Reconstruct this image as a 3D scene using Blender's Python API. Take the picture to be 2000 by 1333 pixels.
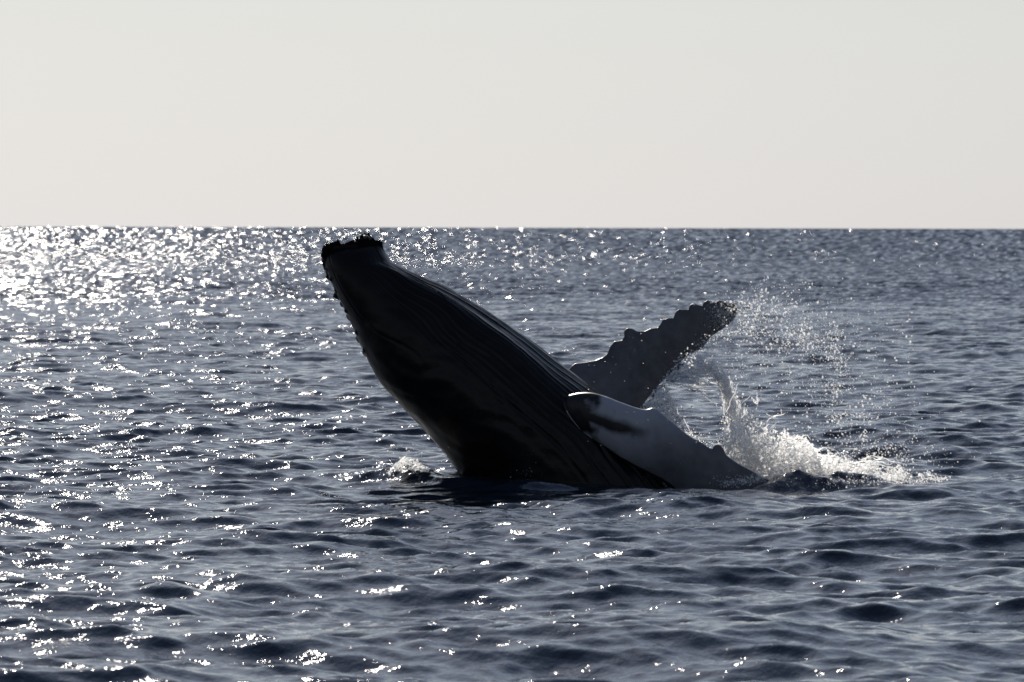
import bpy, bmesh, math, random
import numpy as np
from mathutils import Matrix, Vector

random.seed(7)
RNG = np.random.default_rng(11)
scene = bpy.context.scene
for o in list(bpy.data.objects):
    bpy.data.objects.remove(o, do_unlink=True)
COL = scene.collection

# ------------------------------------------------------------------ camera
CAM_H = 3.5                      # metres above the mean sea level (deck of a small boat)
LENS, SENSOR = 200.0, 36.0
FPX = LENS / SENSOR * 2000.0     # focal length in pixels of the 2000 x 1333 photograph
PITCH = math.atan((666.5 - 444.7) / FPX)
ROLL = math.radians(0.140)
CAM_R = Matrix.Rotation(math.pi / 2 - PITCH, 3, 'X') @ Matrix.Rotation(ROLL, 3, 'Z')
cam = bpy.data.cameras.new('camera')
cam.lens = LENS
cam.sensor_width = SENSOR
cam.clip_start = 0.5
cam.clip_end = 200000.0
cam_o = bpy.data.objects.new('camera', cam)
cam_o.matrix_world = Matrix.Translation((0, 0, CAM_H)) @ CAM_R.to_4x4()
COL.objects.link(cam_o)
scene.camera = cam_o
cam.dof.use_dof = True
cam.dof.focus_distance = 77.6
cam.dof.aperture_fstop = 5.0
cam.dof.aperture_blades = 8

# ------------------------------------------------------------------ sky and sun
SUN_EL, SUN_AZ = 28.5, -10.4     # degrees; azimuth from +Y (the view) towards +X
world = bpy.data.worlds.new('World')
scene.world = world
world.use_nodes = True
nt = world.node_tree
bg = nt.nodes['Background']
sky = nt.nodes.new('ShaderNodeTexSky')
sky.sky_type = 'NISHITA'
sky.sun_disc = False
sky.sun_elevation = math.radians(SUN_EL)
sky.sun_rotation = math.radians(SUN_AZ)
sky.altitude = 0
sky.air_density = 1.0
sky.dust_density = 0.25
sky.ozone_density = 1.0
# pale sea haze: the same all round, thinning with elevation
tc = nt.nodes.new('ShaderNodeTexCoord')
sep = nt.nodes.new('ShaderNodeSeparateXYZ')
nt.links.new(tc.outputs['Generated'], sep.inputs[0])
ab = nt.nodes.new('ShaderNodeMath'); ab.operation = 'ABSOLUTE'
nt.links.new(sep.outputs['Z'], ab.inputs[0])
mu = nt.nodes.new('ShaderNodeMath'); mu.operation = 'MULTIPLY'; mu.inputs[1].default_value = -1 / 0.42
nt.links.new(ab.outputs[0], mu.inputs[0])
ex = nt.nodes.new('ShaderNodeMath'); ex.operation = 'EXPONENT'
nt.links.new(mu.outputs[0], ex.inputs[0])
fk = nt.nodes.new('ShaderNodeMath'); fk.operation = 'MULTIPLY'; fk.inputs[1].default_value = 0.93
nt.links.new(ex.outputs[0], fk.inputs[0])
bw = nt.nodes.new('ShaderNodeRGBToBW')
cool = nt.nodes.new('ShaderNodeMix'); cool.data_type = 'RGBA'; cool.blend_type = 'MULTIPLY'
cool.inputs[0].default_value = 1.0
cool.inputs[7].default_value = (1.03, 1.05, 1.13, 1)      # the camera's cool white balance
nt.links.new(sky.outputs[0], cool.inputs[6])
nt.links.new(cool.outputs[2], bw.inputs[0])
tint = nt.nodes.new('ShaderNodeMix'); tint.data_type = 'RGBA'; tint.blend_type = 'MIX'
tint.inputs[0].default_value = 0.30
bk = nt.nodes.new('ShaderNodeMath'); bk.operation = 'MULTIPLY'; bk.inputs[1].default_value = 0.47
nt.links.new(bw.outputs[0], bk.inputs[0])
nt.links.new(bk.outputs[0], tint.inputs[6])
tint.inputs[7].default_value = (8.6, 9.0, 9.9, 1)
hz = nt.nodes.new('ShaderNodeMix'); hz.data_type = 'RGBA'
nt.links.new(fk.outputs[0], hz.inputs[0])
nt.links.new(cool.outputs[2], hz.inputs[6])
nt.links.new(tint.outputs[2], hz.inputs[7])
nt.links.new(hz.outputs[2], bg.inputs[0])
bg.inputs[1].default_value = 0.05

sun = bpy.data.lights.new('sun', 'SUN')
sun.energy = 5.0
sun.angle = math.radians(0.53)
sun.color = (1.0, 0.93, 0.83)
sun_o = bpy.data.objects.new('sun', sun)
e, a = math.radians(SUN_EL), math.radians(SUN_AZ)
sdir = Vector((math.sin(a) * math.cos(e), math.cos(a) * math.cos(e), math.sin(e)))
sun_o.rotation_euler = (-sdir).to_track_quat('-Z', 'Y').to_euler()
sun_o.location = sdir * 60
COL.objects.link(sun_o)

vs = scene.view_settings
vs.view_transform = 'Standard'
vs.look = 'None'
vs.exposure = 0.8
vs.gamma = 1.0
vs.use_curve_mapping = False
cy = scene.cycles
cy.max_bounces = 8
cy.diffuse_bounces = 4
cy.glossy_bounces = 3
cy.transmission_bounces = 6
cy.transparent_max_bounces = 24
cy.caustics_reflective = False
cy.caustics_refractive = False
cy.sample_clamp_indirect = 4.0
cy.sample_clamp_direct = 18.0
cy.pixel_filter_type = 'BLACKMAN_HARRIS'
cy.filter_width = 1.7
cy.use_denoising = True

# ------------------------------------------------------------------ helpers
RM = np.array(CAM_R)
def at(px, py, Y):
    """world point on the plane y = Y that the photograph shows at pixel (px, py); arrays allowed"""
    px = np.asarray(px, float); py = np.asarray(py, float); Y = np.asarray(Y, float)
    d = np.stack(np.broadcast_arrays((px - 1000) / FPX, (666.5 - py) / FPX, -np.ones_like(px)), -1) @ RM.T
    s = (Y / d[..., 1])[..., None]
    return d * s + np.array([0, 0, CAM_H])

def smooth(a, b, x):
    t = np.clip((x - a) / (b - a), 0, 1)
    return t * t * (3 - 2 * t)

def vnoise(p, seed=0):
    """value noise in [-1, 1] on an (n, 3) array"""
    p = np.asarray(p, float) + seed * 17.37
    i = np.floor(p).astype(np.int64)
    f = p - i
    f = f * f * f * (f * (f * 6 - 15) + 10)
    def h(x, y, z):
        n = (x * 73856093) ^ (y * 19349663) ^ (z * 83492791)
        n = (n ^ (n >> 13)) * 1274126177
        n = (n ^ (n >> 16)) & 0xFFFFFF
        return n / 0x7FFFFF - 1.0
    r = 0
    for dx in (0, 1):
        wx = f[..., 0] if dx else 1 - f[..., 0]
        for dy in (0, 1):
            wy = f[..., 1] if dy else 1 - f[..., 1]
            for dz in (0, 1):
                wz = f[..., 2] if dz else 1 - f[..., 2]
                r = r + wx * wy * wz * h(i[..., 0] + dx, i[..., 1] + dy, i[..., 2] + dz)
    return r

def fbm(p, octaves=3, seed=0):
    r, a = 0, 1.0
    p = np.asarray(p, float)
    for k in range(octaves):
        r = r + a * vnoise(p * 2.03 ** k, seed + k)
        a *= 0.5
    return r

def spline(pts, n=None, t=None):
    """Catmull-Rom through pts (k, d); uniform parameter 0..1"""
    P = np.asarray(pts, float)
    k = len(P)
    if t is None:
        t = np.linspace(0, 1, n)
    s = np.clip(np.asarray(t, float) * (k - 1), 0, k - 1 - 1e-9)
    i = s.astype(int); f = (s - i)[:, None]
    Q = np.vstack([2 * P[0] - P[1], P, 2 * P[-1] - P[-2]])
    p0, p1, p2, p3 = Q[i], Q[i + 1], Q[i + 2], Q[i + 3]
    return 0.5 * (2 * p1 + (p2 - p0) * f + (2 * p0 - 5 * p1 + 4 * p2 - p3) * f ** 2 + (3 * p1 - p0 - 3 * p2 + p3) * f ** 3)

def polyline(pts, t):
    """point at fraction t of the arc length of a polyline"""
    P = np.asarray(pts, float)
    d = np.r_[0, np.cumsum(np.linalg.norm(np.diff(P, axis=0), axis=1))]
    t = np.asarray(t) * d[-1]
    return np.stack([np.interp(t, d, P[:, j]) for j in range(P.shape[1])], -1)

def mesh_from(name, verts, faces, smooth_shade=True):
    """faces: (m, 3) or (m, 4) int array, or a list of those"""
    me = bpy.data.meshes.new(name)
    fl = faces if isinstance(faces, list) else [faces]
    fl = [np.asarray(f, np.int32) for f in fl if len(f)]
    nf = sum(len(f) for f in fl)
    loops = np.concatenate([f.ravel() for f in fl])
    tot = np.concatenate([np.full(len(f), f.shape[1], np.int32) for f in fl])
    start = np.r_[0, np.cumsum(tot)[:-1]].astype(np.int32)
    verts = np.asarray(verts, np.float32)
    me.vertices.add(len(verts)); me.vertices.foreach_set('co', verts.ravel())
    me.loops.add(len(loops)); me.loops.foreach_set('vertex_index', loops.astype(np.int32))
    me.polygons.add(nf)
    me.polygons.foreach_set('loop_start', start)
    try:
        me.polygons.foreach_set('loop_total', tot)
    except Exception:
        pass
    if smooth_shade:
        me.polygons.foreach_set('use_smooth', np.ones(nf, bool))
    me.update(calc_edges=True)
    me.validate()
    return me

def link(name, me, mat=None, parent=None):
    o = bpy.data.objects.new(name, me)
    COL.objects.link(o)
    if mat is not None and me is not None and not me.materials:
        me.materials.append(mat)
    if parent is not None:
        o.parent = parent
        o.matrix_parent_inverse = Matrix.Translation(-parent.location)
    return o

def tag(o, label=None, cat=None, group=None, kind=None):
    for k, v in (('label', label), ('category', cat), ('group', group), ('kind', kind)):
        if v:
            o[k] = v
    return o

def new_mat(name):
    m = bpy.data.materials.new(name)
    m.use_nodes = True
    return m, m.node_tree, m.node_tree.nodes['Principled BSDF']

def N(nt_, kind, **kw):
    n = nt_.nodes.new(kind)
    for k, v in kw.items():
        setattr(n, k, v)
    return n

# ------------------------------------------------------------------ materials
def make_water():
    m, t, p = new_mat('sea_water')
    out = t.nodes['Material Output']
    t.nodes.remove(p)
    dif = N(t, 'ShaderNodeBsdfDiffuse'); dif.inputs[0].default_value = (0.008, 0.013, 0.022, 1)
    gl = N(t, 'ShaderNodeBsdfGlossy', distribution='BECKMANN'); gl.inputs[0].default_value = (1, 1, 1, 1)
    fr = N(t, 'ShaderNodeFresnel'); fr.inputs['IOR'].default_value = 1.333
    mx = N(t, 'ShaderNodeMixShader')
    t.links.new(fr.outputs[0], mx.inputs[0]); t.links.new(dif.outputs[0], mx.inputs[1]); t.links.new(gl.outputs[0], mx.inputs[2])
    t.links.new(mx.outputs[0], out.inputs[0])
    at_n = N(t, 'ShaderNodeAttribute', attribute_name='wave_normal')
    rough = N(t, 'ShaderNodeAttribute', attribute_name='fine_ripple')
    t.links.new(rough.outputs['Fac'], gl.inputs['Roughness'])
    geo = N(t, 'ShaderNodeNewGeometry')
    mp = N(t, 'ShaderNodeMapping'); mp.inputs['Scale'].default_value = (9.0, 6.0, 6.0)
    t.links.new(geo.outputs['Position'], mp.inputs['Vector'])
    n1 = N(t, 'ShaderNodeTexNoise'); n1.inputs['Scale'].default_value = 1.0
    n1.inputs['Detail'].default_value = 3.0; n1.inputs['Roughness'].default_value = 0.6
    t.links.new(mp.outputs[0], n1.inputs['Vector'])
    b = N(t, 'ShaderNodeBump'); b.inputs['Strength'].default_value = 0.45; b.inputs['Distance'].default_value = 0.03
    t.links.new(n1.outputs['Fac'], b.inputs['Height'])
    t.links.new(at_n.outputs['Vector'], b.inputs['Normal'])
    for nd in (dif, gl, fr):
        t.links.new(b.outputs[0], nd.inputs['Normal'])
    return m
WATER = make_water()

def make_skin():
    m, t, p = new_mat('wet_whale_skin')
    tcn = N(t, 'ShaderNodeTexCoord')
    n1 = N(t, 'ShaderNodeTexNoise'); n1.inputs['Scale'].default_value = 3.0; n1.inputs['Detail'].default_value = 6
    t.links.new(tcn.outputs['Object'], n1.inputs['Vector'])
    r = N(t, 'ShaderNodeValToRGB')
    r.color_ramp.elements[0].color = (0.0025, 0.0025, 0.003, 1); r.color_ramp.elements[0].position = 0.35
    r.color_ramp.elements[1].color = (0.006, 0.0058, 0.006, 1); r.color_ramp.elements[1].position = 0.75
    t.links.new(n1.outputs['Fac'], r.inputs[0])
    # old scratches
    v = N(t, 'ShaderNodeTexNoise'); v.inputs['Scale'].default_value = 2.2; v.inputs['Detail'].default_value = 2
    mp = N(t, 'ShaderNodeMapping'); mp.inputs['Scale'].default_value = (14, 3, 2.0); mp.inputs['Rotation'].default_value = (0, 0.6, 0)
    t.links.new(tcn.outputs['Object'], mp.inputs[0]); t.links.new(mp.outputs[0], v.inputs['Vector'])
    r2 = N(t, 'ShaderNodeValToRGB')
    r2.color_ramp.elements[0].position = 0.70; r2.color_ramp.elements[0].color = (0, 0, 0, 1)
    r2.color_ramp.elements[1].position = 0.76; r2.color_ramp.elements[1].color = (0.5, 0.5, 0.5, 1)
    t.links.new(v.outputs['Fac'], r2.inputs[0])
    mx = N(t, 'ShaderNodeMix', data_type='RGBA')
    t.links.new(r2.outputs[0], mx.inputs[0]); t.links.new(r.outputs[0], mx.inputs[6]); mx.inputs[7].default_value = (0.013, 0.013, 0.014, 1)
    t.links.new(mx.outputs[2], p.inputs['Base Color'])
    cr = N(t, 'ShaderNodeAttribute', attribute_name='crust')
    mr = N(t, 'ShaderNodeMapRange'); mr.inputs['To Min'].default_value = 0.30; mr.inputs['To Max'].default_value = 0.85
    t.links.new(cr.outputs['Fac'], mr.inputs['Value']); t.links.new(mr.outputs[0], p.inputs['Roughness'])
    p.inputs['IOR'].default_value = 1.22
    mi = N(t, 'ShaderNodeMapRange'); mi.inputs['From Max'].default_value = 0.35; mi.inputs['To Min'].default_value = 0.5; mi.inputs['To Max'].default_value = 0.0
    t.links.new(cr.outputs['Fac'], mi.inputs['Value']); t.links.new(mi.outputs[0], p.inputs['Specular IOR Level'])
    b = N(t, 'ShaderNodeBump'); b.inputs['Strength'].default_value = 0.25; b.inputs['Distance'].default_value = 0.02
    n2 = N(t, 'ShaderNodeTexNoise'); n2.inputs['Scale'].default_value = 14; n2.inputs['Detail'].default_value = 4
    t.links.new(tcn.outputs['Object'], n2.inputs['Vector'])
    t.links.new(n2.outputs['Fac'], b.inputs['Height']); t.links.new(b.outputs[0], p.inputs['Normal'])
    return m
SKIN = make_skin()

def make_flipper_skin():
    m, t, p = new_mat('pale_flipper_skin')
    tcn = N(t, 'ShaderNodeTexCoord')
    patch = N(t, 'ShaderNodeAttribute', attribute_name='dark_tone')
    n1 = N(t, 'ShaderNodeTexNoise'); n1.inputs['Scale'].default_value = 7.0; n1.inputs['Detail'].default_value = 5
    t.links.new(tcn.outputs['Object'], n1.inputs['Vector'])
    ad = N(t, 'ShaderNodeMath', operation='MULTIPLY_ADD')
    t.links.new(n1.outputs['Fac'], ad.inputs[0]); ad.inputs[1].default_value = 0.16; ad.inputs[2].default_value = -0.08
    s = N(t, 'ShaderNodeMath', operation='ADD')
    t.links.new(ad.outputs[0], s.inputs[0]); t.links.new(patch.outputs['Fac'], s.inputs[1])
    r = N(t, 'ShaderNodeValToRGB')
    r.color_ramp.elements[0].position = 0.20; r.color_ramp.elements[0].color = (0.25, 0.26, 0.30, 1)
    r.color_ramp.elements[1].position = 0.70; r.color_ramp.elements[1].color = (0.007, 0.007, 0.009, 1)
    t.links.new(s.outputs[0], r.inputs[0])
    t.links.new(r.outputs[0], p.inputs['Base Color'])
    p.inputs['Roughness'].default_value = 0.42
    p.inputs['IOR'].default_value = 1.36
    return m
FLIPPER = make_flipper_skin()

def make_barnacle():
    m, t, p = new_mat('barnacle_crust')
    n1 = N(t, 'ShaderNodeTexNoise'); n1.inputs['Scale'].default_value = 40
    r = N(t, 'ShaderNodeValToRGB')
    r.color_ramp.elements[0].color = (0.008, 0.008, 0.009, 1); r.color_ramp.elements[1].color = (0.035, 0.032, 0.03, 1)
    t.links.new(n1.outputs['Fac'], r.inputs[0]); t.links.new(r.outputs[0], p.inputs['Base Color'])
    p.inputs['Roughness'].default_value = 0.6
    return m
BARNACLE = make_barnacle()

def make_spray(name, white, clear, shine):
    """thrown water: thin films and drops that pass part of the light straight on and scatter the rest forward"""
    m, t, p = new_mat(name)
    out = t.nodes['Material Output']
    t.nodes.remove(p)
    dif = N(t, 'ShaderNodeBsdfDiffuse'); dif.inputs[0].default_value = (white, white, white, 1)
    tra = N(t, 'ShaderNodeBsdfTranslucent'); tra.inputs[0].default_value = (white, white, white, 1)
    m1 = N(t, 'ShaderNodeMixShader'); m1.inputs[0].default_value = 0.78
    t.links.new(dif.outputs[0], m1.inputs[1]); t.links.new(tra.outputs[0], m1.inputs[2])
    tr = N(t, 'ShaderNodeBsdfTransparent')
    m2 = N(t, 'ShaderNodeMixShader'); m2.inputs[0].default_value = clear
    t.links.new(m1.outputs[0], m2.inputs[1]); t.links.new(tr.outputs[0], m2.inputs[2])
    gl = N(t, 'ShaderNodeBsdfGlossy'); gl.inputs['Roughness'].default_value = 0.30; gl.inputs[0].default_value = (1, 1, 1, 1)
    m3 = N(t, 'ShaderNodeMixShader'); m3.inputs[0].default_value = shine
    t.links.new(m2.outputs[0], m3.inputs[1]); t.links.new(gl.outputs[0], m3.inputs[2])
    t.links.new(m3.outputs[0], out.inputs[0])
    return m
FOAM = make_spray('white_water', 0.97, 0.40, 0.08)
DROPS = make_spray('water_drops', 0.95, 0.35, 0.16)

def make_sheet():
    m, t, p = new_mat('thin_water_sheet')
    out = t.nodes['Material Output']
    t.nodes.remove(p)
    tr = N(t, 'ShaderNodeBsdfTransparent')
    tl = N(t, 'ShaderNodeBsdfTranslucent'); tl.inputs[0].default_value = (0.92, 0.92, 0.92, 1)
    gl = N(t, 'ShaderNodeBsdfGlossy'); gl.inputs['Roughness'].default_value = 0.25; gl.inputs[0].default_value = (0.8, 0.8, 0.8, 1)
    tcn = N(t, 'ShaderNodeTexCoord')
    n1 = N(t, 'ShaderNodeTexNoise'); n1.inputs['Scale'].default_value = 16; n1.inputs['Detail'].default_value = 4; n1.inputs['Distortion'].default_value = 1.5
    t.links.new(tcn.outputs['Object'], n1.inputs['Vector'])
    r = N(t, 'ShaderNodeValToRGB')
    r.color_ramp.elements[0].position = 0.42; r.color_ramp.elements[0].color = (0.22, 0.22, 0.22, 1)
    r.color_ramp.elements[1].position = 0.62; r.color_ramp.elements[1].color = (0.95, 0.95, 0.95, 1)
    t.links.new(n1.outputs['Fac'], r.inputs[0])
    m1 = N(t, 'ShaderNodeMixShader'); t.links.new(r.outputs[0], m1.inputs[0])
    t.links.new(tr.outputs[0], m1.inputs[1]); t.links.new(tl.outputs[0], m1.inputs[2])
    fr = N(t, 'ShaderNodeFresnel'); fr.inputs[0].default_value = 1.333
    m2 = N(t, 'ShaderNodeMixShader'); t.links.new(fr.outputs[0], m2.inputs[0])
    t.links.new(m1.outputs[0], m2.inputs[1]); t.links.new(gl.outputs[0], m2.inputs[2])
    t.links.new(m2.outputs[0], out.inputs[0])
    return m
SHEET = make_sheet()

# ------------------------------------------------------------------ the sea
Y0 = 78.5                        # distance of the whale's axis
class Waves:
    """a periodic patch of random sea from a wind-wave spectrum"""
    def __init__(self, L, n, lmin, lmax, slope_rms, wind_deg, seed, spread=2.0):
        r = np.random.default_rng(seed)
        self.L, self.n = L, n
        k1 = np.fft.fftfreq(n, 1 / n) * 2 * math.pi / L
        kx, ky = np.meshgrid(k1, k1, indexing='ij')
        k = np.hypot(kx, ky); k[0, 0] = 1
        w = math.radians(wind_deg)
        c = (kx * math.sin(w) + ky * math.cos(w)) / k
        amp = k ** -2.0 * (0.25 + np.abs(c) ** spread)
        kmin, kmax = 2 * math.pi / lmax, 2 * math.pi / lmin
        amp = amp * smooth(kmin * 0.8, kmin * 1.25, k) * (1 - smooth(kmax * 0.8, kmax * 1.25, k))
        h = amp * (r.normal(size=k.shape) + 1j * r.normal(size=k.shape))
        h[0, 0] = 0
        def inv(z): return np.real(np.fft.ifft2(z)) * n * n
        sx, sy = inv(1j * kx * h), inv(1j * ky * h)
        g = slope_rms / math.sqrt((sx ** 2 + sy ** 2).mean() / 2)
        self.z = inv(h) * g
        self.sx, self.sy = sx * g, sy * g
        self.dx, self.dy = inv(1j * kx / k * h) * g, inv(1j * ky / k * h) * g
    def take(self, fields, X, Y):
        u = X / self.L * self.n; v = Y / self.L * self.n
        i = np.floor(u).astype(np.int64); j = np.floor(v).astype(np.int64)
        f = (u - i).astype(np.float32); g = (v - j).astype(np.float32)
        n = self.n
        i0, i1, j0, j1 = i % n, (i + 1) % n, j % n, (j + 1) % n
        res = []
        for name in fields:
            a_ = getattr(self, name)
            res.append((a_[i0, j0] * (1 - f) + a_[i1, j0] * f) * (1 - g) + (a_[i0, j1] * (1 - f) + a_[i1, j1] * f) * g)
        return res

WIND = 20.0
SWELL = Waves(83.0, 768, 1.7, 9.0, 0.058, WIND, 3)
CHOP = Waves(31.0, 1024, 0.34, 1.55, 0.128, WIND - 12, 4, 1.5)
RIPPLE = Waves(13.3, 768, 0.12, 0.34, 0.075, WIND + 8, 5)

def sea_rows():
    ys = [30.0]
    while ys[-1] < 60000:
        y = ys[-1]
        ys.append(y + max(0.068, (0.15 + 0.40 * float(smooth(280, 900, y))) * 5.0e-5 * y * y))
    return np.r_[np.linspace(-160.0, 27.0, 45), np.array(ys)]

def build_sea():
    ys = sea_rows()
    half = 1000 / FPX * 1.32
    fine = np.linspace(-half, half, 441)
    step = fine[1] - fine[0]
    outer = [half]
    s = step
    while outer[-1] < 1.6:
        s *= 1.33
        outer.append(outer[-1] + s)
    tx = np.r_[-np.array(outer[:0:-1]), fine, np.array(outer[1:])]
    cell = np.gradient(tx)
    X = (np.maximum(ys, 30.0)[:, None] + 8) * tx[None, :]
    Y = np.repeat(ys[:, None], len(tx), 1)
    lx = (np.maximum(ys, 30.0)[:, None] + 8) * cell[None, :]
    ly = np.repeat(np.gradient(ys)[:, None], len(tx), 1)
    lc = np.maximum(lx, ly)
    wS = 1 - smooth(1.2, 4.0, lc); wC = 1 - smooth(0.22, 0.75, lc); wR = 1 - smooth(0.10, 0.24, lc)
    # the whale calms the ripples in its lee, right in front of it
    lee = np.exp(-(((X - 0.6) / 2.9) ** 2 + ((Y - 75.6) / 2.4) ** 2) ** 2)
    wR_l = wR * (1 - 0.65 * lee)
    z = np.zeros_like(X); dx = np.zeros_like(X); dy = np.zeros_like(X)
    usx = np.zeros_like(X); usy = np.zeros_like(X); g1 = np.zeros_like(X); g2 = np.zeros_like(X)
    for W, w, gain, k in ((SWELL, wS, 1.0, smooth(1.0, 3.0, lc)), (CHOP, wC * (1 - 0.55 * lee), 1.0, smooth(0.15, 0.6, lc)), (RIPPLE, wR_l, 1.0, 0.5 * smooth(0.09, 0.25, lc) + 0.5 * smooth(0.3, 1.2, lc))):
        a_z, a_sx, a_sy, a_dx, a_dy = W.take(('z', 'sx', 'sy', 'dx', 'dy'), X, Y)
        b_sy, = W.take(('sy',), X + 0.37 * W.L, Y + 0.41 * W.L)
        z += a_z * w; dx += a_dx * w * gain; dy += a_dy * w * gain
        u = 1 - w if W is not RIPPLE else 1 - wR
        # of the slopes too fine to model, the eye at this low angle meets mostly those that face it
        usx += a_sx * u
        usy += a_sy * (1 - k) * u
        g1 += a_sy * np.sqrt(k) * u; g2 += b_sy * np.sqrt(k) * u
    usy += (0.9 + 0.15 * smooth(2.0, 10.0, lc)) * np.hypot(g1, g2)
    CH = 0.8
    # water heaped up around the animal
    def mound(px, py_, Yd, hgt, rx, ry):
        c = at(px, py_, Yd)
        return hgt * np.exp(-((X - c[0]) / rx) ** 2 - ((Y - Yd) / ry) ** 2)
    m = mound(1545, 950, 77.0, 0.26, 0.40, 0.45)
    m += mound(1460, 950, 76.6, 0.10, 0.40, 0.5)
    m += mound(1640, 950, 77.3, 0.10, 0.55, 0.5)
    m += mound(1030, 960, 76.3, 0.08, 0.42, 0.45)
    m += mound(800, 950, 77.6, 0.09, 0.45, 0.5)
    m += mound(880, 955, 76.9, 0.06, 0.7, 0.4)
    rough = np.exp(-((X - at(1600, 950, 77.2)[0]) / 1.3) ** 2 - ((Y - 77.2) / 0.8) ** 2)
    rough += 0.8 * np.exp(-((X - at(810, 950, 77.6)[0]) / 0.5) ** 2 - ((Y - 77.6) / 0.5) ** 2)
    sel = rough > 0.02
    P = np.stack([X[sel] * 6, Y[sel] * 6, 0 * X[sel]], -1)
    extra = np.zeros_like(X)
    extra[sel] = 0.05 * rough[sel] * np.abs(fbm(P, 3, 5))
    z = z + m + extra - 0.07 * np.exp(-(((X - 0.8) / 3.2) ** 2 + ((Y - 76.3) / 2.2) ** 2) ** 2)
    PX, PY, PZ = X + CH * dx, Y + CH * dy, z
    # normals of the shaped surface plus the slopes that are finer than its cells
    du = np.stack([np.gradient(PX, axis=1), np.gradient(PY, axis=1), np.gradient(PZ, axis=1)], -1)
    dv = np.stack([np.gradient(PX, axis=0), np.gradient(PY, axis=0), np.gradient(PZ, axis=0)], -1)
    nn = np.cross(du, dv)
    nz = np.maximum(nn[..., 2], 1e-9)
    sx = -nn[..., 0] / nz + usx * (1 + 0.60 * smooth(0.6, 6.0, lc))
    sy = -nn[..., 1] / nz + usy
    nrm = np.stack([-sx, -sy, np.ones_like(sx)], -1)
    nrm /= np.linalg.norm(nrm, axis=-1, keepdims=True)
    R, C = X.shape
    idx = np.arange(R * C).reshape(R, C)
    f = np.stack([idx[:-1, :-1], idx[:-1, 1:], idx[1:, 1:], idx[1:, :-1]], -1).reshape(-1, 4)
    V = np.stack([PX, PY, PZ], -1).reshape(-1, 3)
    me = mesh_from('sea', V, f)
    att = me.attributes.new('wave_normal', 'FLOAT_VECTOR', 'POINT')
    att.data.foreach_set('vector', nrm.astype(np.float32).ravel())
    ra = 0.075 + 0.045 * smooth(0.08, 0.6, lc)
    att = me.attributes.new('fine_ripple', 'FLOAT', 'POINT')
    att.data.foreach_set('value', ra.astype(np.float32).ravel())
    o = link('sea', me, WATER)
    tag(o, 'dark blue grey sea with small choppy waves and sun glitter', None, None, 'structure')
    print('sea', R, C, R * C)
    return o
build_sea()

# ------------------------------------------------------------------ the whale
PPM = FPX / Y0
SECT = [  # back contour (left in the photograph), throat contour (right), half depth in metres
    ((1240, 1420), (1500, 1330), 0.75),
    ((1150, 1310), (1475, 1215), 0.95),
    ((1060, 1195), (1445, 1110), 1.08),
    ((985, 1085), (1405, 1010), 1.17),
    ((938, 1005), (1362, 938), 1.22),
    ((908, 945), (1310, 880), 1.23),
    ((880, 901), (1252, 829), 1.22),
    ((840, 856), (1190, 780), 1.20),
    ((786, 797), (1105, 716), 1.14),
    ((739, 744), (1040, 666), 1.06),
    ((716, 705), (975, 621), 0.98),
    ((700, 666), (920, 586), 0.89),
    ((684, 628), (868, 560), 0.79),
    ((664, 590), (822, 541), 0.69),
    ((647, 557), (788, 524), 0.60),
    ((637, 532), (766, 511), 0.53),
    ((631, 510), (761, 503), 0.46),
    ((631, 495), (751, 488), 0.37),
    ((636, 485), (748, 479), 0.27),
    ((648, 481), (744, 472), 0.15),
    ((676, 479), (726, 470), 0.05),
]
BODY_NT, BODY_NA = 460, 470
BELLY = -0.22                    # the middle of the throat, turned a little towards the camera (radians)

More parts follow.
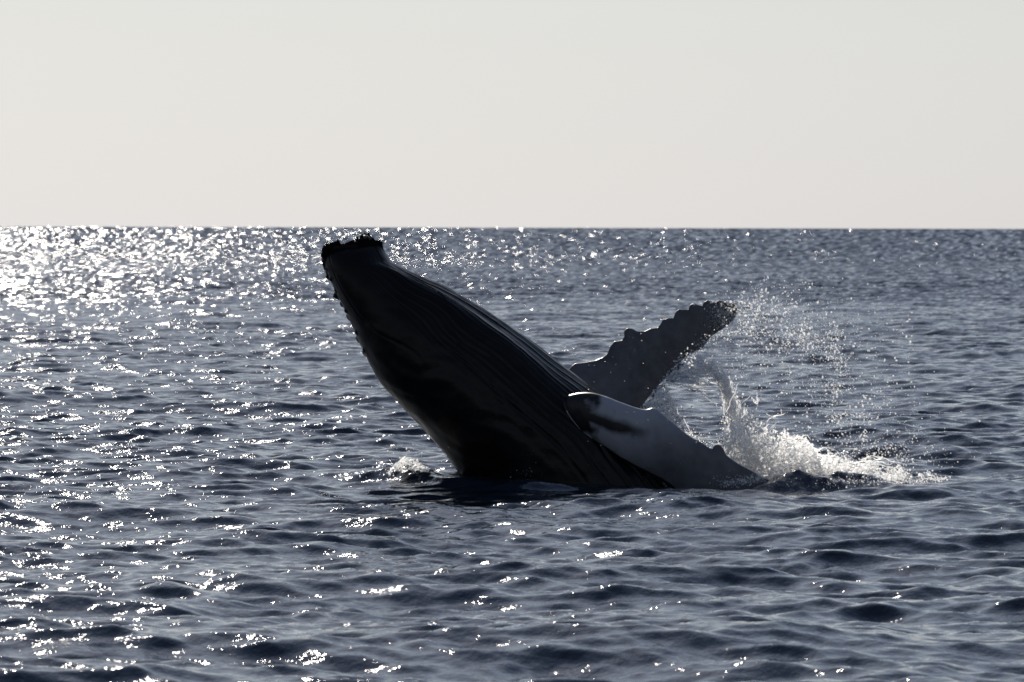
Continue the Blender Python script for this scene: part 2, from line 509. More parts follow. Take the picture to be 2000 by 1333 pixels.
def build_body():
    L = spline([s[0] for s in SECT], BODY_NT)
    Rr = spline([s[1] for s in SECT], BODY_NT)
    b = spline([[s[2]] for s in SECT], BODY_NT)[:, 0]
    PL = at(L[:, 0], L[:, 1], np.full(BODY_NT, Y0)); PR = at(Rr[:, 0], Rr[:, 1], np.full(BODY_NT, Y0))
    C = (PL + PR) / 2
    E_ = (PR - PL) / 2
    a_ = np.linalg.norm(E_, axis=1)
    E1 = E_ / a_[:, None]
    # closer vertices round the pleated throat
    q = np.linspace(0, 2 * math.pi, 4001)
    dens = 1 + 2.2 * np.exp(-(np.angle(np.exp(1j * (q - BELLY))) / 1.15) ** 4)
    cum = np.r_[0, np.cumsum((dens[1:] + dens[:-1]) / 2)]
    th = np.interp(np.linspace(0, cum[-1], BODY_NA, endpoint=False), cum, q)
    ct, st = np.cos(th), np.sin(th)
    n_ = 2.25
    rad = (np.abs(ct) ** n_ + np.abs(st) ** n_) ** (-1 / n_)
    p = C[:, None, :] + (a_[:, None] * (rad * ct)[None])[..., None] * E1[:, None, :] + (b[:, None] * (rad * st)[None])[..., None] * np.array([0, 1.0, 0])
    # outward normals of the bare form
    dt_ = np.gradient(p, axis=0)
    da = (np.roll(p, -1, 1) - np.roll(p, 1, 1))
    nr = np.cross(dt_, da)
    nr /= np.linalg.norm(nr, axis=-1, keepdims=True) + 1e-12
    if np.mean(np.sum(nr * (p - C[:, None, :]), -1)) < 0:
        nr = -nr
    t = np.linspace(0, 1, BODY_NT)[:, None] * (len(SECT) - 1)      # in units of sections
    ph = np.angle(np.exp(1j * (th - BELLY)))[None, :]
    disp = np.zeros((BODY_NT, BODY_NA))
    # throat pleats: from behind the chin down past the flippers
    wob = 0.05 * vnoise(np.stack([np.repeat(t, BODY_NA, 1) * 0.8, np.repeat(ph, BODY_NT, 0) * 1.2, 0 * disp], -1), 3)
    phase = (ph + wob) * 17.5
    groove = -np.exp(-(np.abs(np.sin(phase)) / 0.42) ** 2)
    mask = (1 - smooth(1.15, 1.55, np.abs(ph))) * smooth(0.0, 2.0, t) * (1 - smooth(14.4, 16.6, t + 0.8 * np.cos(3 * ph)))
    disp += mask * (0.021 * groove + 0.006 * np.cos(2 * phase)) * np.minimum(1, a_[:, None] / 0.9)
    # the throat bag falls into two soft ridges
    disp += 0.055 * np.exp(-((ph + 0.62) / 0.24) ** 2) * smooth(7.0, 9.5, t) * (1 - smooth(13.5, 15.5, t))
    disp -= 0.040 * np.exp(-((ph + 0.28) / 0.20) ** 2) * smooth(6.0, 9.0, t) * (1 - smooth(13.0, 15.0, t))
    # mouth line: rostrum against lower jaw, near and far side
    for sgn in (-1, 1):
        line = sgn * (2.42 - 0.52 * np.exp(-((t - 9.6) / 1.5) ** 2))
        d = np.angle(np.exp(1j * (th[None, :] - line)))
        jaw = smooth(8.6, 9.6, t) * (1 - smooth(19.0, 20.0, t))
        disp -= jaw * 0.010 * np.exp(-(d / 0.035) ** 2)
        disp -= jaw * 0.008 * smooth(-0.02, 0.14, d * sgn)
    # soft skin folds and unevenness
    flat = p.reshape(-1, 3)
    lum = fbm(flat * np.array([1.6, 1.6, 1.6]), 3, 2).reshape(disp.shape)
    disp += 0.020 * lum * np.minimum(1, a_[:, None] / 0.7)
    fold = np.sin((flat[:, 0] * 0.55 + flat[:, 2] * 1.0) * 26 + 5 * vnoise(flat * 1.3, 8)).reshape(disp.shape)
    disp += 0.004 * fold * smooth(0.9, 1.4, np.abs(ph)) * (1 - smooth(2.2, 2.6, np.abs(ph))) * smooth(4, 7, t) * (1 - smooth(11, 13, t))
    # chin boss on the throat side of the snout
    disp += 0.004 * np.exp(-((t - 17.2) / 1.0) ** 2 - (ph / 0.9) ** 2)
    v = p + nr * disp[..., None]
    V = v.reshape(-1, 3)
    # sensory knobs along rostrum and jaw: round bumps pushed out of the skin
    knobs = []
    for (px, py, r, h) in [(629, 492, 7, 6), (629, 507, 8, 6), (628, 524, 7, 6), (631, 540, 6, 5), (636, 551, 5, 5), (652, 578, 5, 5),
                           (655, 588, 6, 6), (662, 598, 5, 5), (678, 622, 6, 7), (697, 664, 6, 7), (708, 692, 5, 6),
                           (640, 480, 7, 7), (655, 473, 7, 8)]:
        rk = 0.45 + 0.5 * ((px * 7 + py * 3) % 10) / 10
        knobs.append((at(px, py, Y0), r * 1.25 / PPM, h * rk / PPM))
    rr = np.random.default_rng(5)
    tt = np.linspace(0, len(SECT) - 1, BODY_NT)
    for tq, aq in [(18.0, 3.55), (17.0, 3.45), (16.2, 3.50), (15.2, 3.42), (14.4, 3.48), (13.6, 3.40), (12.5, 3.45), (11.4, 3.42), (10.5, 3.45), (17.2, 2.75), (15.6, 2.85), (13.8, 2.8), (12.0, 2.85)]:
        i = int(np.argmin(np.abs(tt - tq))); j = int(np.argmin(np.abs(th - aq)))
        knobs.append((v[i, j].copy(), rr.uniform(0.030, 0.042), rr.uniform(0.014, 0.024)))
    nrf = nr.reshape(-1, 3)
    for c, r, h in knobs:
        d = np.linalg.norm(V - c, axis=1)
        j = int(np.argmin(d)); c2 = V[j].copy()
        d = np.linalg.norm(V - c2, axis=1)
        w = np.exp(-(d / (r * 1.05)) ** 4)
        V += nrf[j] * (w * h)[:, None]
    for px, py, R_, up in ((711, 470, 0.105, 0.060), (699, 474, 0.06, 0.02), (655, 481, 0.045, 0.045), (642, 487, 0.045, 0.035)):
        d = np.linalg.norm(V - at(px, py, Y0), axis=1)
        V[:, 2] += up * np.exp(-(d / R_) ** 2)
    # encrusted snout tip and chin
    for px, py, R_, amp in ((711, 467, 0.13, 0.060), (688, 476, 0.17, 0.026), (662, 480, 0.17, 0.026), (643, 482, 0.11, 0.030), (735, 471, 0.10, 0.015)):
        c = at(px, py, Y0)
        d = np.linalg.norm(V - c, axis=1)
        w = np.exp(-(d / R_) ** 4)
        s_ = w > 0.01
        bump = np.abs(fbm(V[s_] * 19, 3, 4))
        V[s_] += nrf[s_] * (w[s_] * amp * (1.35 * bump - 0.05))[:, None]
    idx = np.arange(BODY_NT * BODY_NA).reshape(BODY_NT, BODY_NA)
    nx = np.roll(idx, -1, 1)
    f = np.stack([idx[:-1], nx[:-1], nx[1:], idx[1:]], -1).reshape(-1, 4)
    tip = len(V); tail = tip + 1
    V = np.vstack([V, (V[idx[-1]].mean(0) + np.array([0.0, 0, 0.012]))[None], V[idx[0]].mean(0)[None]])
    f1 = np.stack([idx[-1], nx[-1], np.full(BODY_NA, tip)], -1)
    f0 = np.stack([nx[0], idx[0], np.full(BODY_NA, tail)], -1)
    return mesh_from('body_form', V, [f, f1, f0]), (idx, th, tt)

def build_flipper(name, LE, TE, depth, thick, nu, nc, lead_bias=0.28, knob_r=0.0):
    """LE/TE: (nu, 2) pixel curves; depth: (nu, 2) world y of leading and trailing edge; thick (nu,)"""
    A = at(LE[:, 0], LE[:, 1], depth[:, 0]); B = at(TE[:, 0], TE[:, 1], depth[:, 1])
    ch = B - A
    cl = np.linalg.norm(ch, axis=1)
    sp = np.gradient((A + B) / 2, axis=0)
    nm = np.cross(sp, ch); nm /= np.linalg.norm(nm, axis=1)[:, None] + 1e-12
    ang = np.linspace(0, 2 * math.pi, nc, endpoint=False)
    x = (1 - np.cos(ang)) / 2                        # 0 at the leading edge
    prof = np.sqrt(np.maximum(x, 0)) * (1 - x) ** 0.75 * 1.75 + 0.05 * np.sqrt(np.maximum(0, x * (1 - x)))
    side = np.where(ang <= math.pi, 1.0, -1.0)
    p = A[:, None, :] + x[None, :, None] * ch[:, None, :] + (np.minimum(thick, cl * 0.5)[:, None] * 0.5 * (prof * side)[None])[..., None] * nm[:, None, :]
    lum = fbm(p.reshape(-1, 3) * 3.0, 3, 6).reshape(p.shape[:2])
    p = p + nm[:, None, :] * (0.012 * lum * (prof * side)[None] * np.minimum(1, thick[:, None] / 0.12))[..., None]
    V = p.reshape(-1, 3)
    idx = np.arange(nu * nc).reshape(nu, nc); nx = np.roll(idx, -1, 1)
    f = np.stack([idx[:-1], idx[1:], nx[1:], nx[:-1]], -1).reshape(-1, 4)
    a0, a1 = len(V), len(V) + 1
    V = np.vstack([V, V[idx[0]].mean(0)[None], V[idx[-1]].mean(0)[None]])
    f0 = np.stack([idx[0], nx[0], np.full(nc, a0)], -1)
    f1 = np.stack([nx[-1], idx[-1], np.full(nc, a1)], -1)
    me = mesh_from(name, V, [f, f0, f1])
    U = np.repeat(np.linspace(0, 1, nu)[:, None], nc, 1).ravel(); X_ = np.repeat(x[None], nu, 0).ravel()
    S_ = np.repeat(side[None], nu, 0).ravel()
    U = np.r_[U, 0, 1]; X_ = np.r_[X_, .5, .5]; S_ = np.r_[S_, 0, 0]
    return me, V, U, X_, S_

def fix_normals(me):
    bm = bmesh.new(); bm.from_mesh(me)
    bmesh.ops.recalc_face_normals(bm, faces=bm.faces)
    bm.to_mesh(me); bm.free()

def build_whale():
    body_me, grid = build_body()
    # near flipper, sweeping down into the water towards the right
    NU = 190
    LE = [(1078, 815), (1092, 783), (1118, 770), (1150, 767), (1180, 774), (1212, 786), (1243, 797), (1262, 800), (1274, 797), (1284, 800), (1294, 809),
          (1318, 829), (1345, 851), (1368, 864), (1382, 873), (1390, 878), (1395, 871), (1404, 869), (1412, 876), (1420, 890), (1440, 905), (1462, 917), (1488, 931), (1530, 952), (1580, 985), (1640, 1030)]
    TE = [(1120, 880), (1150, 868), (1160, 862), (1180, 873), (1225, 905), (1268, 928), (1310, 952), (1345, 985), (1390, 1015), (1420, 1035), (1455, 1050), (1490, 1055), (1545, 1060), (1600, 1060), (1645, 1040)]
    u = np.linspace(0, 1, NU)
    le = polyline(spline(LE, 600), u); te = polyline(spline(TE, 600), u)
    dep = np.interp(u, [0, .08, .2, .4, .7, 1], [Y0 - .45, Y0 - .98, Y0 - 1.20, Y0 - 1.28, Y0 - 1.25, Y0 - 1.1])
    dep2 = np.interp(u, [0, .08, .2, .4, .7, 1], [Y0 - .70, Y0 - 1.06, Y0 - 1.17, Y0 - 1.22, Y0 - 1.20, Y0 - 1.1])
    thick = np.interp(u, [0, .1, .3, .6, .9, 1], [.36, .40, .34, .22, .11, .05])
    f1, V1, U1, X1, S1 = build_flipper('near_form', le, te, np.stack([dep, dep2], -1), thick, NU, 110)
    # far flipper, raised behind the body
    LE = [(1075, 775), (1100, 735), (1117, 716), (1124, 711), (1142, 708), (1162, 704), (1176, 698), (1186, 690), (1192, 678), (1200, 668), (1214, 664), (1219, 657), (1220, 648), (1226, 643),
          (1234, 643), (1244, 647), (1258, 647), (1270, 642), (1284, 639), (1290, 633), (1295, 625), (1304, 622), (1315, 620), (1319, 612), (1325, 606), (1336, 605), (1344, 604), (1348, 597),
          (1355, 594), (1364, 596), (1371, 597), (1375, 591), (1382, 588), (1390, 590), (1397, 592), (1403, 588), (1412, 589), (1419, 593), (1428, 592), (1436, 597)]
    TE = [(1180, 850), (1215, 828), (1248, 799), (1266, 778), (1284, 755), (1303, 737), (1313, 722), (1330, 706), (1350, 691), (1372, 680), (1384, 663), (1400, 650), (1420, 637), (1434, 623), (1440, 609)]
    NU2 = 230
    u = np.linspace(0, 1, NU2)
    le = polyline(LE, u)
    ker = np.ones(31) / 31
    base = np.stack([np.convolve(np.pad(le[:, j], 15, mode='edge'), ker, 'valid') for j in (0, 1)], -1)
    le = le + 0.25 * (le - base) * smooth(0.0, 0.1, u)[:, None]; te = polyline(spline(TE, 600), u)
    dep = np.interp(u, [0, .12, .5, 1], [Y0 + .35, Y0 + .95, Y0 + 1.35, Y0 + 1.8])
    dep2 = np.interp(u, [0, .12, .5, 1], [Y0 + .45, Y0 + 1.10, Y0 + 1.50, Y0 + 1.8])
    thick = np.interp(u, [0, .15, .5, .9, 1], [.32, .28, .17, .09, .05])
    f2, V2, U2, X2, S2 = build_flipper('far_form', le, te, np.stack([dep, dep2], -1), thick, NU2, 90)
    for me in (body_me, f1, f2):
        fix_normals(me)
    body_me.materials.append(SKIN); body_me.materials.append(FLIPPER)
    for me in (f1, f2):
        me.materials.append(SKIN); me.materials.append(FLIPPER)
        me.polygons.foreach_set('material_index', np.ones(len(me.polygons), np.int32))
    # dark tones: black blotch below the near flipper's leading edge, dark tubercle tops, dark tips
    ob = bpy.data.objects.new('join_body', body_me); o1 = bpy.data.objects.new('join_near', f1); o2 = bpy.data.objects.new('join_far', f2)
    for o in (ob, o1, o2):
        COL.objects.link(o)
    for o in (o1, o2):
        md = ob.modifiers.new('join', 'BOOLEAN'); md.operation = 'UNION'; md.object = o
        try:
            md.solver = 'MANIFOLD'
        except Exception:
            md.solver = 'EXACT'
    dg = bpy.context.evaluated_depsgraph_get()
    me = bpy.data.meshes.new_from_object(ob.evaluated_get(dg))
    for o in (ob, o1, o2):
        bpy.data.objects.remove(o, do_unlink=True)
    nv = len(me.vertices)
    print('whale body', nv, len(me.polygons))
    co = np.empty(nv * 3, np.float32); me.vertices.foreach_get('co', co); co = co.reshape(-1, 3)
    tone = np.zeros(nv, np.float32)
    nz_ = fbm(co * 7.0, 4, 19)
    from mathutils.kdtree import KDTree
    for (Vf, U, Xc, S, near) in ((V1, U1, X1, S1, True), (V2, U2, X2, S2, False)):
        kd = KDTree(len(Vf))
        for i, c in enumerate(Vf):
            kd.insert(c, i)
        kd.balance()
        lo, hi = Vf.min(0) - .05, Vf.max(0) + .05
        cand = np.nonzero(((co > lo) & (co < hi)).all(1))[0]
        for i in cand:
            c, j, d = kd.find(co[i])
            if d < 0.012:
                uu, xx = U[j], Xc[j]
                if near:
                    band = math.exp(-((xx - 0.30 - 0.12 * math.sin(uu * 9) + 0.025 * nz_[i]) / 0.14) ** 2) * (1 - smooth(0.20, 0.42, uu)) * 0.85  # dark band behind the leading edge, fading out along the span
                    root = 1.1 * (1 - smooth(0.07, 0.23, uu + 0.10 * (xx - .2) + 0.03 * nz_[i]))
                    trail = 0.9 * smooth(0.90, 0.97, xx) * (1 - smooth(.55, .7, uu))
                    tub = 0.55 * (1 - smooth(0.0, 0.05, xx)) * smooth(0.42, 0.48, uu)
                    tone[i] = max(band, root, trail, tub, 0.17 + 0.39 * smooth(0.16, 0.45, uu + 0.25 * (xx - .5)))
                else:
                    tone[i] = max(0.66 * (1 - smooth(0.0, 0.07, xx)), 0.66 * smooth(0.72, 0.95, uu), 0.54 + 0.06 * smooth(0.1, 0.45, uu))
    crust = np.zeros(nv, np.float32)
    for px, py, R_ in ((712, 466, .26), (690, 474, .32), (664, 479, .32), (644, 484, .24), (735, 471, .17)):
        d = np.linalg.norm(co - at(px, py, Y0).astype(np.float32), axis=1)
        crust = np.maximum(crust, np.exp(-(d / R_) ** 4))
    at_ = me.attributes.new('crust', 'FLOAT', 'POINT')
    at_.data.foreach_set('value', crust.astype(np.float32))
    at_ = me.attributes.new('dark_tone', 'FLOAT', 'POINT')
    at_.data.foreach_set('value', tone)
    me.polygons.foreach_set('use_smooth', np.ones(len(me.polygons), bool))
    root = bpy.data.objects.new('humpback_whale', None)
    root.location = at(1090, 950, Y0)
    COL.objects.link(root)
    tag(root, 'dark humpback whale breaching, throat turned up, both flippers spread to the right', 'whale')
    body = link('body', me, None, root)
    # barnacles on chin and snout
    rb = np.random.default_rng(21)
    bm = bmesh.new()
    bmesh.ops.create_icosphere(bm, subdivisions=2, radius=1.0)
    for v in bm.verts:
        q = v.co.normalized()
        v.co = q * (1 + 0.16 * math.sin(9 * math.atan2(q.y, q.x)) * (1 - abs(q.z)))
        if q.z > 0.75:
            v.co.z -= 0.35 * (q.z - 0.75) / 0.25
    bme = bpy.data.meshes.new('barnacle'); bm.to_mesh(bme); bm.free()
    for poly in bme.polygons: poly.use_smooth = True
    bme.materials.append(BARNACLE)
    bpy.context.view_layer.update()
    for (px, py, dy, r) in [(714, 465, -.03, .050), (705, 469, -.06, .042), (721, 468, -.04, .038), (697, 474, -.06, .034), (710, 465, .06, .044),
                            (656, 479, 0, .044), (643, 486, -.05, .042), (636, 496, .02, .042), (633, 509, -.05, .038)]:
        b = link('barnacle', bme, None, root)
        b.location = at(px, py, Y0 + dy)
        s = r * rb.uniform(.85, 1.15)
        b.scale = (s, s, s * 0.9)
        b.rotation_euler = (rb.uniform(-.5, .5), rb.uniform(-.6, .4), rb.uniform(0, 6))
    return root
build_whale()

# ------------------------------------------------------------------ thrown water
def ico(level):
    bm = bmesh.new()
    bmesh.ops.create_icosphere(bm, subdivisions=level, radius=1.0)
    bm.verts.ensure_lookup_table()
    v = np.array([w.co[:] for w in bm.verts]); f = np.array([[x.index for x in p.verts] for p in bm.faces])
    bm.free()
    return v, f
ICO1, ICO2 = ico(1), ico(2)
OCT = (np.array([[1, 0, 0], [-1, 0, 0], [0, 1, 0], [0, -1, 0], [0, 0, 1], [0, 0, -1]], float),
       np.array([[0, 2, 4], [2, 1, 4], [1, 3, 4], [3, 0, 4], [2, 0, 5], [1, 2, 5], [3, 1, 5], [0, 3, 5]]))

def drops_mesh(name, P, r, rng, stretch=0.35):
    """many separate drops as one mesh"""
    Vs, Fs, off = [], [], 0
    for sel, (tv, tf) in ((r < 0.007, OCT), ((r >= 0.007) & (r < 0.016), ICO1), (r >= 0.016, ICO2)):
        p, q = P[sel], r[sel]
        n = len(p)
        if not n:
            continue
        s = 1 + stretch * rng.uniform(-1, 1.6, (n, 1, 3))
        v = tv[None] * q[:, None, None] * s
        if len(tv) > 20:
            v = v * (1 + 0.25 * vnoise((tv[None] * 1.4 + p[:, None, :] * 9), 3))[..., None]
        v = (v + p[:, None, :]).reshape(-1, 3)
        f = (tf[None] + (np.arange(n) * len(tv))[:, None, None] + off).reshape(-1, 3)
        Vs.append(v); Fs.append(f); off += len(v)
    return mesh_from(name, np.vstack(Vs), np.vstack(Fs))

def px_points(pts, Yc, Yj, rng):
    pts = np.asarray(pts)
    y = Yc + Yj * rng.normal(size=len(pts)).clip(-2, 2)
    return at(pts[:, 0], pts[:, 1], y)

def along(curve, n, spread, rng, power=1.0):
    """random pixels scattered round a pixel curve; spread may vary along it"""
    t = rng.uniform(0, 1, n) ** power
    c = polyline(spline(curve, 200), t)
    s = np.interp(t, np.linspace(0, 1, len(spread)), spread) if np.ndim(spread) else spread
    return c + rng.normal(size=(n, 2)) * np.asarray(s)[..., None]

def tubes_mesh(name, paths, radii, rng, sides=6):
    Vs, Fs, off = [], [], 0
    for path, rad in zip(paths, radii):
        n = len(path)
        tg = np.gradient(path, axis=0); tg /= np.linalg.norm(tg, axis=1)[:, None] + 1e-9
        up = np.cross(tg, np.array([0.3, 1.0, 0.2])); up /= np.linalg.norm(up, axis=1)[:, None] + 1e-9
        bi = np.cross(tg, up)
        a_ = np.linspace(0, 2 * math.pi, sides, endpoint=False)
        v = path[:, None, :] + rad[:, None, None] * (np.cos(a_)[None, :, None] * up[:, None, :] + np.sin(a_)[None, :, None] * bi[:, None, :])
        idx = np.arange(n * sides).reshape(n, sides) + off; nx = np.roll(idx, -1, 1)
        Fs.append(np.stack([idx[:-1], idx[1:], nx[1:], nx[:-1]], -1).reshape(-1, 4))
        Vs.append(v.reshape(-1, 3)); off += n * sides
    return mesh_from(name, np.vstack(Vs), np.vstack(Fs))

def strands(curves, rng, n, jitter, Yc, Yj, r0, r1, seg=26, wig=0.02):
    """ligaments of water running between pixel curves; returns paths and radii"""
    paths, radii = [], []
    for k in range(n):
        c = np.asarray(curves[rng.integers(len(curves))], float)
        c = c + rng.normal(size=2) * jitter + rng.normal(size=c.shape) * jitter * 0.35
        t0 = rng.uniform(0, .6); t1 = min(1, t0 + rng.uniform(.15, .55))
        q = polyline(spline(c, 80), np.linspace(t0, t1, seg))
        y = Yc + Yj * rng.normal() + np.linspace(0, Yj * rng.normal() * .6, seg)
        p = at(q[:, 0], q[:, 1], y)
        p = p + wig * np.stack([vnoise(p * 7, 1 + k % 5), vnoise(p * 7, 11), vnoise(p * 7, 21)], -1)
        r = r0 + (r1 - r0) * rng.uniform()
        bead = 0.55 + 0.45 * np.abs(vnoise(np.stack([np.linspace(0, 9, seg), np.full(seg, k * 1.7), np.zeros(seg)], -1), 4))
        end = np.minimum(1, np.minimum(np.arange(seg), np.arange(seg)[::-1]) / 3 + .15)
        paths.append(p); radii.append(r * bead * end)
    return paths, radii

def sheet_mesh(name, A, B, YA, YB, nu, nv, hole, rng, ripple=0.03, scale=7.0, seed=0):
    """torn film of water between two pixel curves"""
    a_ = spline(A, nu); b_ = spline(B, nu)
    w = np.linspace(0, 1, nv)
    q = a_[:, None, :] * (1 - w)[None, :, None] + b_[:, None, :] * w[None, :, None]
    y = np.repeat((YA * (1 - w) + YB * w)[None, :], nu, 0)
    p = at(q[..., 0].ravel(), q[..., 1].ravel(), y.ravel())
    p = p + ripple * np.stack([0.5 * fbm(p * scale, 2, seed), 2.5 * fbm(p * scale * 0.8, 3, seed + 4), 0.5 * fbm(p * scale, 2, seed + 8)], -1)
    idx = np.arange(nu * nv).reshape(nu, nv)
    f = np.stack([idx[:-1, :-1], idx[1:, :-1], idx[1:, 1:], idx[:-1, 1:]], -1).reshape(-1, 4)
    c = p[f].mean(1)
    val = fbm(c * np.array([9, 3, 9]), 3, seed + 2)
    W = np.repeat(w[None, :], nu, 0)
    wf = W.ravel()[f[:, 0]]
    keep = val + 0.25 * rng.normal(size=len(c)) * 0.3 < hole(wf)
    return mesh_from(name, p, f[keep])

def thing(name, label, cat, loc):
    o = bpy.data.objects.new(name, None)
    o.location = loc
    COL.objects.link(o)
    return tag(o, label, cat)

def stuff(name, me, mat, parent):
    o = link(name, me, mat, parent)
    o['kind'] = 'stuff'
    return o

YS = Y0 - 0.6                    # the splash stands beside the near flipper's tip, a little behind it
rng = np.random.default_rng(31)

def lognorm(n, med, sig, lo, hi):
    return np.clip(med * np.exp(rng.normal(size=n) * sig), lo, hi)

# --- the big splash
sp = thing('splash', 'white splash with a leaning plume where the near flipper tip enters the water', 'splash', at(1540, 945, YS))
def crown_points(n):
    """points of the white mass: tall beside the jet, low towards the right"""
    out = []
    while len(out) < n:
        x = rng.uniform(1385, 1850, 4000)
        top = np.interp(x, [1385, 1405, 1425, 1450, 1485, 1520, 1560, 1585, 1600, 1640, 1700, 1760, 1850],
                        [925, 895, 835, 800, 822, 848, 852, 872, 897, 897, 902, 918, 938])
        top = top + 9 * np.sin(x * 0.11) + 6 * np.sin(x * 0.31 + 1)
        base = np.interp(x, [1385, 1430, 1490, 1600, 1850], [930, 945, 955, 955, 950])
        h = rng.uniform(0, 1, 4000)
        y = base - (base - top) * h
        dens = np.interp(x, [1385, 1430, 1600, 1640, 1720, 1800, 1850], [.5, 1, .9, .42, .27, .13, .03]) * (1 - 0.72 * h ** 1.6)
        clump = 0.62 + 0.38 * vnoise(np.stack([x / 16, y / 16, 0 * x], -1), 9)
        ok = rng.uniform(0, 1, 4000) < dens * clump
        out += list(zip(x[ok], y[ok]))
    return np.array(out[:n])
P = px_points(crown_points(18000), YS, 0.32, rng)
stuff('froth', drops_mesh('froth', P, lognorm(len(P), .0075, .45, .003, .022), rng), FOAM, sp)
crv = [[(1420, 905), (1432, 860), (1450, 800), (1462, 775)], [(1450, 920), (1475, 870), (1500, 830), (1520, 815)], [(1480, 930), (1520, 890), (1560, 860), (1590, 870)],
       [(1440, 930), (1440, 880), (1436, 830), (1432, 790)], [(1540, 935), (1580, 905), (1610, 895), (1650, 905)], [(1600, 935), (1660, 915), (1720, 905), (1780, 920)]]
pa, ra = strands(crv, rng, 200, 11, YS, .28, .003, .009, wig=.05)
stuff('water_strands', tubes_mesh('water_strands', pa, ra, rng), FOAM, sp)
me = sheet_mesh('crown_sheet', [(1400, 935), (1450, 948), (1520, 950), (1600, 950), (1700, 950)], [(1420, 830), (1452, 800), (1520, 850), (1590, 868), (1700, 915)], YS - .05, YS + .12, 170, 80,
                lambda w: 0.75 - 1.15 * w, rng, .05, 8, 2)
stuff('water_sheet', me, SHEET, sp)
me = sheet_mesh('crown_sheet_b', [(1410, 940), (1480, 950), (1560, 952), (1640, 952)], [(1440, 850), (1500, 832), (1560, 850), (1630, 900)], YS + .2, YS + .3, 150, 70,
                lambda w: 0.6 - 1.1 * w, rng, .05, 8, 7)
stuff('water_sheet', me, SHEET, sp)

# --- the jet that pours off the raised flipper
YJ = Y0 + 0.9
jt = thing('water_jet', 'arching stream of water pouring off the raised far flipper into the splash', 'splash', at(1440, 940, YJ))
JET = [(1340, 702), (1368, 708), (1395, 722), (1412, 742), (1420, 765), (1428, 790), (1436, 815), (1442, 850), (1448, 885)]
JET2 = [(1385, 715), (1405, 730), (1418, 755), (1434, 785), (1446, 820), (1455, 860)]
q = np.vstack([along(JET, 5200, [11, 9, 6, 5, 8, 13, 17, 24], rng), along(JET[:6], 2600, [10, 8, 6, 5, 5, 6], rng)])
q = q[vnoise(np.stack([q[:, 0] / 9, q[:, 1] / 14, 0 * q[:, 0]], -1), 6) + .5 * rng.normal(size=len(q)) > 0.05]
P = px_points(q, YJ - .3, .18, rng)
stuff('froth', drops_mesh('jet_froth', P, lognorm(len(P), .0062, .45, .003, .018), rng), FOAM, jt)
pa, ra = strands([JET, JET, JET2], rng, 110, 5.5, YJ - .3, .12, .003, .008, wig=.04)
stuff('water_strands', tubes_mesh('jet_strands', pa, ra, rng), FOAM, jt)
arms = [[(1300, 745), (1330, 752), (1362, 760), (1385, 775), (1402, 792)], [(1378, 768), (1392, 780), (1402, 795), (1420, 792)], [(1470, 775), (1478, 788), (1486, 776), (1490, 770)], [(1476, 768), (1480, 786), (1478, 800)],
        [(1340, 770), (1372, 778), (1396, 790)], [(1515, 820), (1500, 812), (1492, 800)]]
pa, ra = strands(arms, rng, 26, 2.0, YJ - .4, .08, .004, .008)
stuff('ligaments', tubes_mesh('ligaments', pa, ra, rng), FOAM, jt)
me = sheet_mesh('veil', [(1300, 737), (1318, 718), (1345, 697), (1372, 702)], [(1300, 745), (1330, 748), (1372, 752), (1410, 748)], YJ + .35, YJ - .1, 110, 70, lambda w: .75 - .5 * w, rng, .018, 11, 12)
stuff('water_sheet', me, SHEET, jt)
me = sheet_mesh('jet_sheet', [(1338, 698), (1372, 703), (1402, 720), (1420, 745), (1432, 785), (1446, 830), (1462, 880)], [(1346, 712), (1380, 722), (1400, 742), (1411, 770), (1420, 805), (1426, 845), (1424, 900)], YJ - .25, YJ - .4, 150, 40, lambda w: .55 + 0 * w, rng, .03, 9, 32)
stuff('water_sheet', me, SHEET, jt)
pa, ra = strands([[(1298, 744), (1330, 748), (1360, 750), (1395, 752)], [(1310, 732), (1345, 730), (1380, 735), (1408, 748)], [(1330, 712), (1360, 722), (1390, 730)]], rng, 70, 5, YJ - .05, .12, .003, .006)
stuff('ligaments', tubes_mesh('veil_lines', pa, ra, rng), FOAM, jt)
q = np.vstack([along([(1296, 748), (1320, 722), (1345, 700), (1378, 682), (1400, 662)], 700, [4, 6, 8, 9, 9], rng), along([(1300, 745), (1350, 735), (1400, 735)], 700, [6, 14, 14], rng), along([(1400, 660), (1430, 690), (1450, 730)], 350, [12, 22, 26], rng)])
P = px_points(q, YJ, .2, rng)
stuff('droplets', drops_mesh('edge_drops', P, lognorm(len(P), .0045, .45, .002, .012), rng), FOAM, jt)

# --- the water curtain between the two flippers
YC = Y0 + 0.4
cu = thing('water_curtain', 'thin curtain of water falling between the two flippers beside the body', 'splash', at(1300, 940, YC))
me = sheet_mesh('curtain', [(1246, 800), (1262, 784), (1280, 760), (1296, 748)], [(1270, 830), (1305, 838), (1332, 846), (1338, 838)], Y0 + 1.1, Y0 + .1, 90, 110, lambda w: .95 - .3 * w, rng, .02, 12, 22)
stuff('water_sheet', me, SHEET, cu)
pa, ra = strands([[(1262, 780), (1275, 800), (1290, 830)], [(1282, 760), (1300, 800), (1318, 840)], [(1295, 748), (1312, 790), (1330, 838), (1350, 862)], [(1250, 795), (1265, 805), (1285, 830)]], rng, 90, 4, YC, .2, .003, .007)
stuff('ligaments', tubes_mesh('curtain_lines', pa, ra, rng), FOAM, cu)
t = rng.uniform(0, 1, (2600, 2)); base = polyline([(1252, 800), (1296, 748)], t[:, 0]); low = polyline([(1290, 835), (1340, 850)], t[:, 0])
P = px_points(base * (1 - t[:, 1:]) + low * t[:, 1:] + rng.normal(size=(2600, 2)) * 3, YC, .25, rng)
stuff('droplets', drops_mesh('curtain_drops', P, lognorm(len(P), .0055, .4, .003, .012), rng), FOAM, cu)
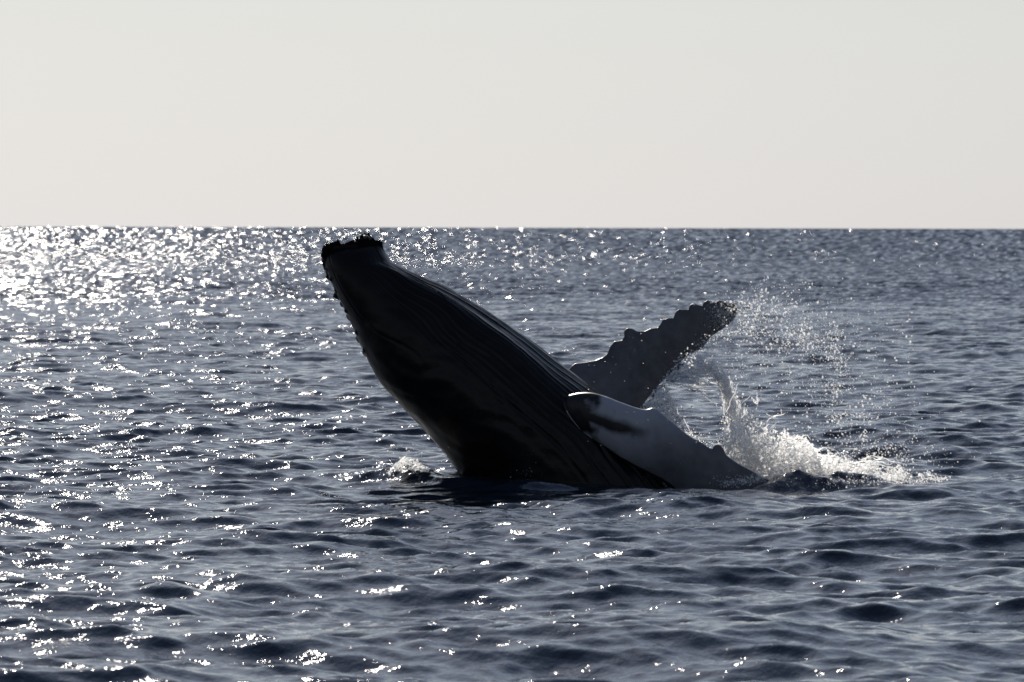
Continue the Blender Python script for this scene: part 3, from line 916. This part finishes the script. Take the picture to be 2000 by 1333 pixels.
P = px_points(np.vstack([along([(1330, 838), (1370, 865), (1400, 880)], 220, [10, 8, 10], rng), along([(1300, 790), (1360, 850)], 120, 22, rng)]), YC, .3, rng)
stuff('droplets', drops_mesh('curtain_stray', P, lognorm(len(P), .0055, .4, .003, .012), rng), DROPS, cu)

# --- the veil of fine spray thrown off the raised flipper's tip
YV = Y0 + 0.7
sv = thing('spray', 'fine veil of droplets flung right from the raised flipper tip', 'spray', at(1600, 940, YV))
ARC = [(1435, 610), (1480, 600), (1530, 618), (1580, 645), (1615, 680), (1632, 730), (1636, 800), (1642, 870), (1640, 900)]
parts = [along(ARC, 1300, [12, 26, 36, 36, 28, 20, 16, 14, 14], rng),
         along([(1440, 640), (1500, 650), (1570, 670), (1620, 700)], 1000, [22, 34, 34, 26], rng),
         along([(1690, 770), (1690, 820), (1682, 870), (1680, 900)], 330, [10, 9, 10, 14], rng),
         along([(1635, 740), (1634, 770), (1638, 840), (1642, 890)], 130, [5, 4, 5, 7], rng),
         along([(1480, 560), (1600, 600), (1680, 680), (1760, 800)], 700, [25, 40, 50, 50], rng),
         np.stack([rng.uniform(1400, 1790, 1500), rng.uniform(600, 930, 1500)], -1),
         along([(1470, 700), (1560, 760), (1640, 840), (1760, 900)], 1200, [55, 60, 60, 45], rng),
         np.stack([rng.normal(1710, 75, 1700), rng.normal(898, 30, 1700)], -1)]
pp = np.vstack(parts + parts[:2]); pp = pp + rng.normal(size=pp.shape) * 2
pp = pp[(pp[:, 1] < 945) & (pp[:, 1] > 540)]
pp = pp[fbm(np.stack([pp[:, 0] / 26, pp[:, 1] / 20, 0 * pp[:, 0]], -1), 3, 14) + .6 * rng.normal(size=len(pp)) > -0.4]
P = px_points(pp, YV, .55, rng)
stuff('droplets', drops_mesh('veil_drops', P, lognorm(len(P), .0039, .58, .0018, .014), rng), DROPS, sv)
# water still clinging to the flipper's tip
tip = []
q = np.stack([rng.normal(1415, 16, 900), rng.normal(620, 16, 900)], -1)
P = px_points(q, Y0 + 1.62, .05, rng)
stuff('droplets', drops_mesh('tip_drops', P, lognorm(len(P), .0045, .35, .0025, .010), rng), DROPS, sv)

# --- low froth line along the water to the right of the flipper
fr = thing('froth_line', 'low glittering line of froth on the water beside the flipper', 'foam', at(1600, 950, YS))
q = np.vstack([along([(1410, 946), (1450, 940), (1500, 930), (1530, 915)], 900, [4, 5, 6, 5], rng), along([(1500, 950), (1600, 948), (1700, 944), (1790, 938), (1850, 934)], 1600, [6, 8, 9, 6, 2], rng),
               along([(1520, 915), (1560, 905), (1600, 920)], 300, 5, rng)])
P = px_points(q, 76.9, .16, rng)
stuff('froth', drops_mesh('line_froth', P, lognorm(len(P), .0042, .45, .002, .010), rng), FOAM, fr)

# --- small splash on the other side of the body
YL = 77.7
sl = thing('splash', 'small frothy splash at the waterline on the back side of the whale', 'splash', at(810, 945, YL))
x = rng.uniform(752, 905, 5200)
top = np.interp(x, [752, 765, 785, 802, 820, 838, 860, 890, 905], [942, 915, 897, 895, 905, 918, 930, 932, 940]) + 4 * np.sin(x * .23)
h = rng.uniform(0, 1, len(x)) ** 1.35
q = np.stack([x, 948 - (948 - top) * h], -1)
q = q[rng.uniform(0, 1, len(q)) < 0.55 + .45 * vnoise(np.stack([q[:, 0] / 9, q[:, 1] / 9, 0 * q[:, 0]], -1), 2)]
P = px_points(q, YL, .18, rng)
stuff('froth', drops_mesh('small_froth', P, lognorm(len(P), .0065, .4, .003, .016), rng), FOAM, sl)
pa, ra = strands([[(770, 940), (775, 915), (790, 897), (805, 897)], [(790, 940), (805, 915), (825, 910), (845, 928)], [(830, 940), (860, 930), (895, 936)]], rng, 70, 5, YL, .12, .003, .007, seg=18)
stuff('water_strands', tubes_mesh('small_strands', pa, ra, rng), FOAM, sl)
q = np.vstack([along([(700, 930), (760, 915), (800, 890), (860, 900)], 120, [15, 14, 12, 14], rng)])
P = px_points(q, YL, .2, rng)
stuff('droplets', drops_mesh('small_drops', P, lognorm(len(P), .005, .4, .003, .010), rng), DROPS, sl)

# --- drops in the air in front of body and flippers
sd = thing('stray_droplets', 'scattered bright droplets in the air in front of the flippers', 'spray', at(1240, 945, Y0 - 1.6))
q = np.vstack([along([(1180, 880), (1250, 830), (1330, 880)], 24, 40, rng), along([(1000, 925), (1060, 905)], 26, 16, rng), along([(1130, 720), (1200, 700), (1270, 690)], 28, 32, rng), along([(1390, 945), (1440, 930)], 40, 8, rng)])
P = px_points(q, Y0 - 1.6, .08, rng)
stuff('droplets', drops_mesh('stray_drops', P, lognorm(len(P), .0036, .4, .002, .007), rng), DROPS, sd)
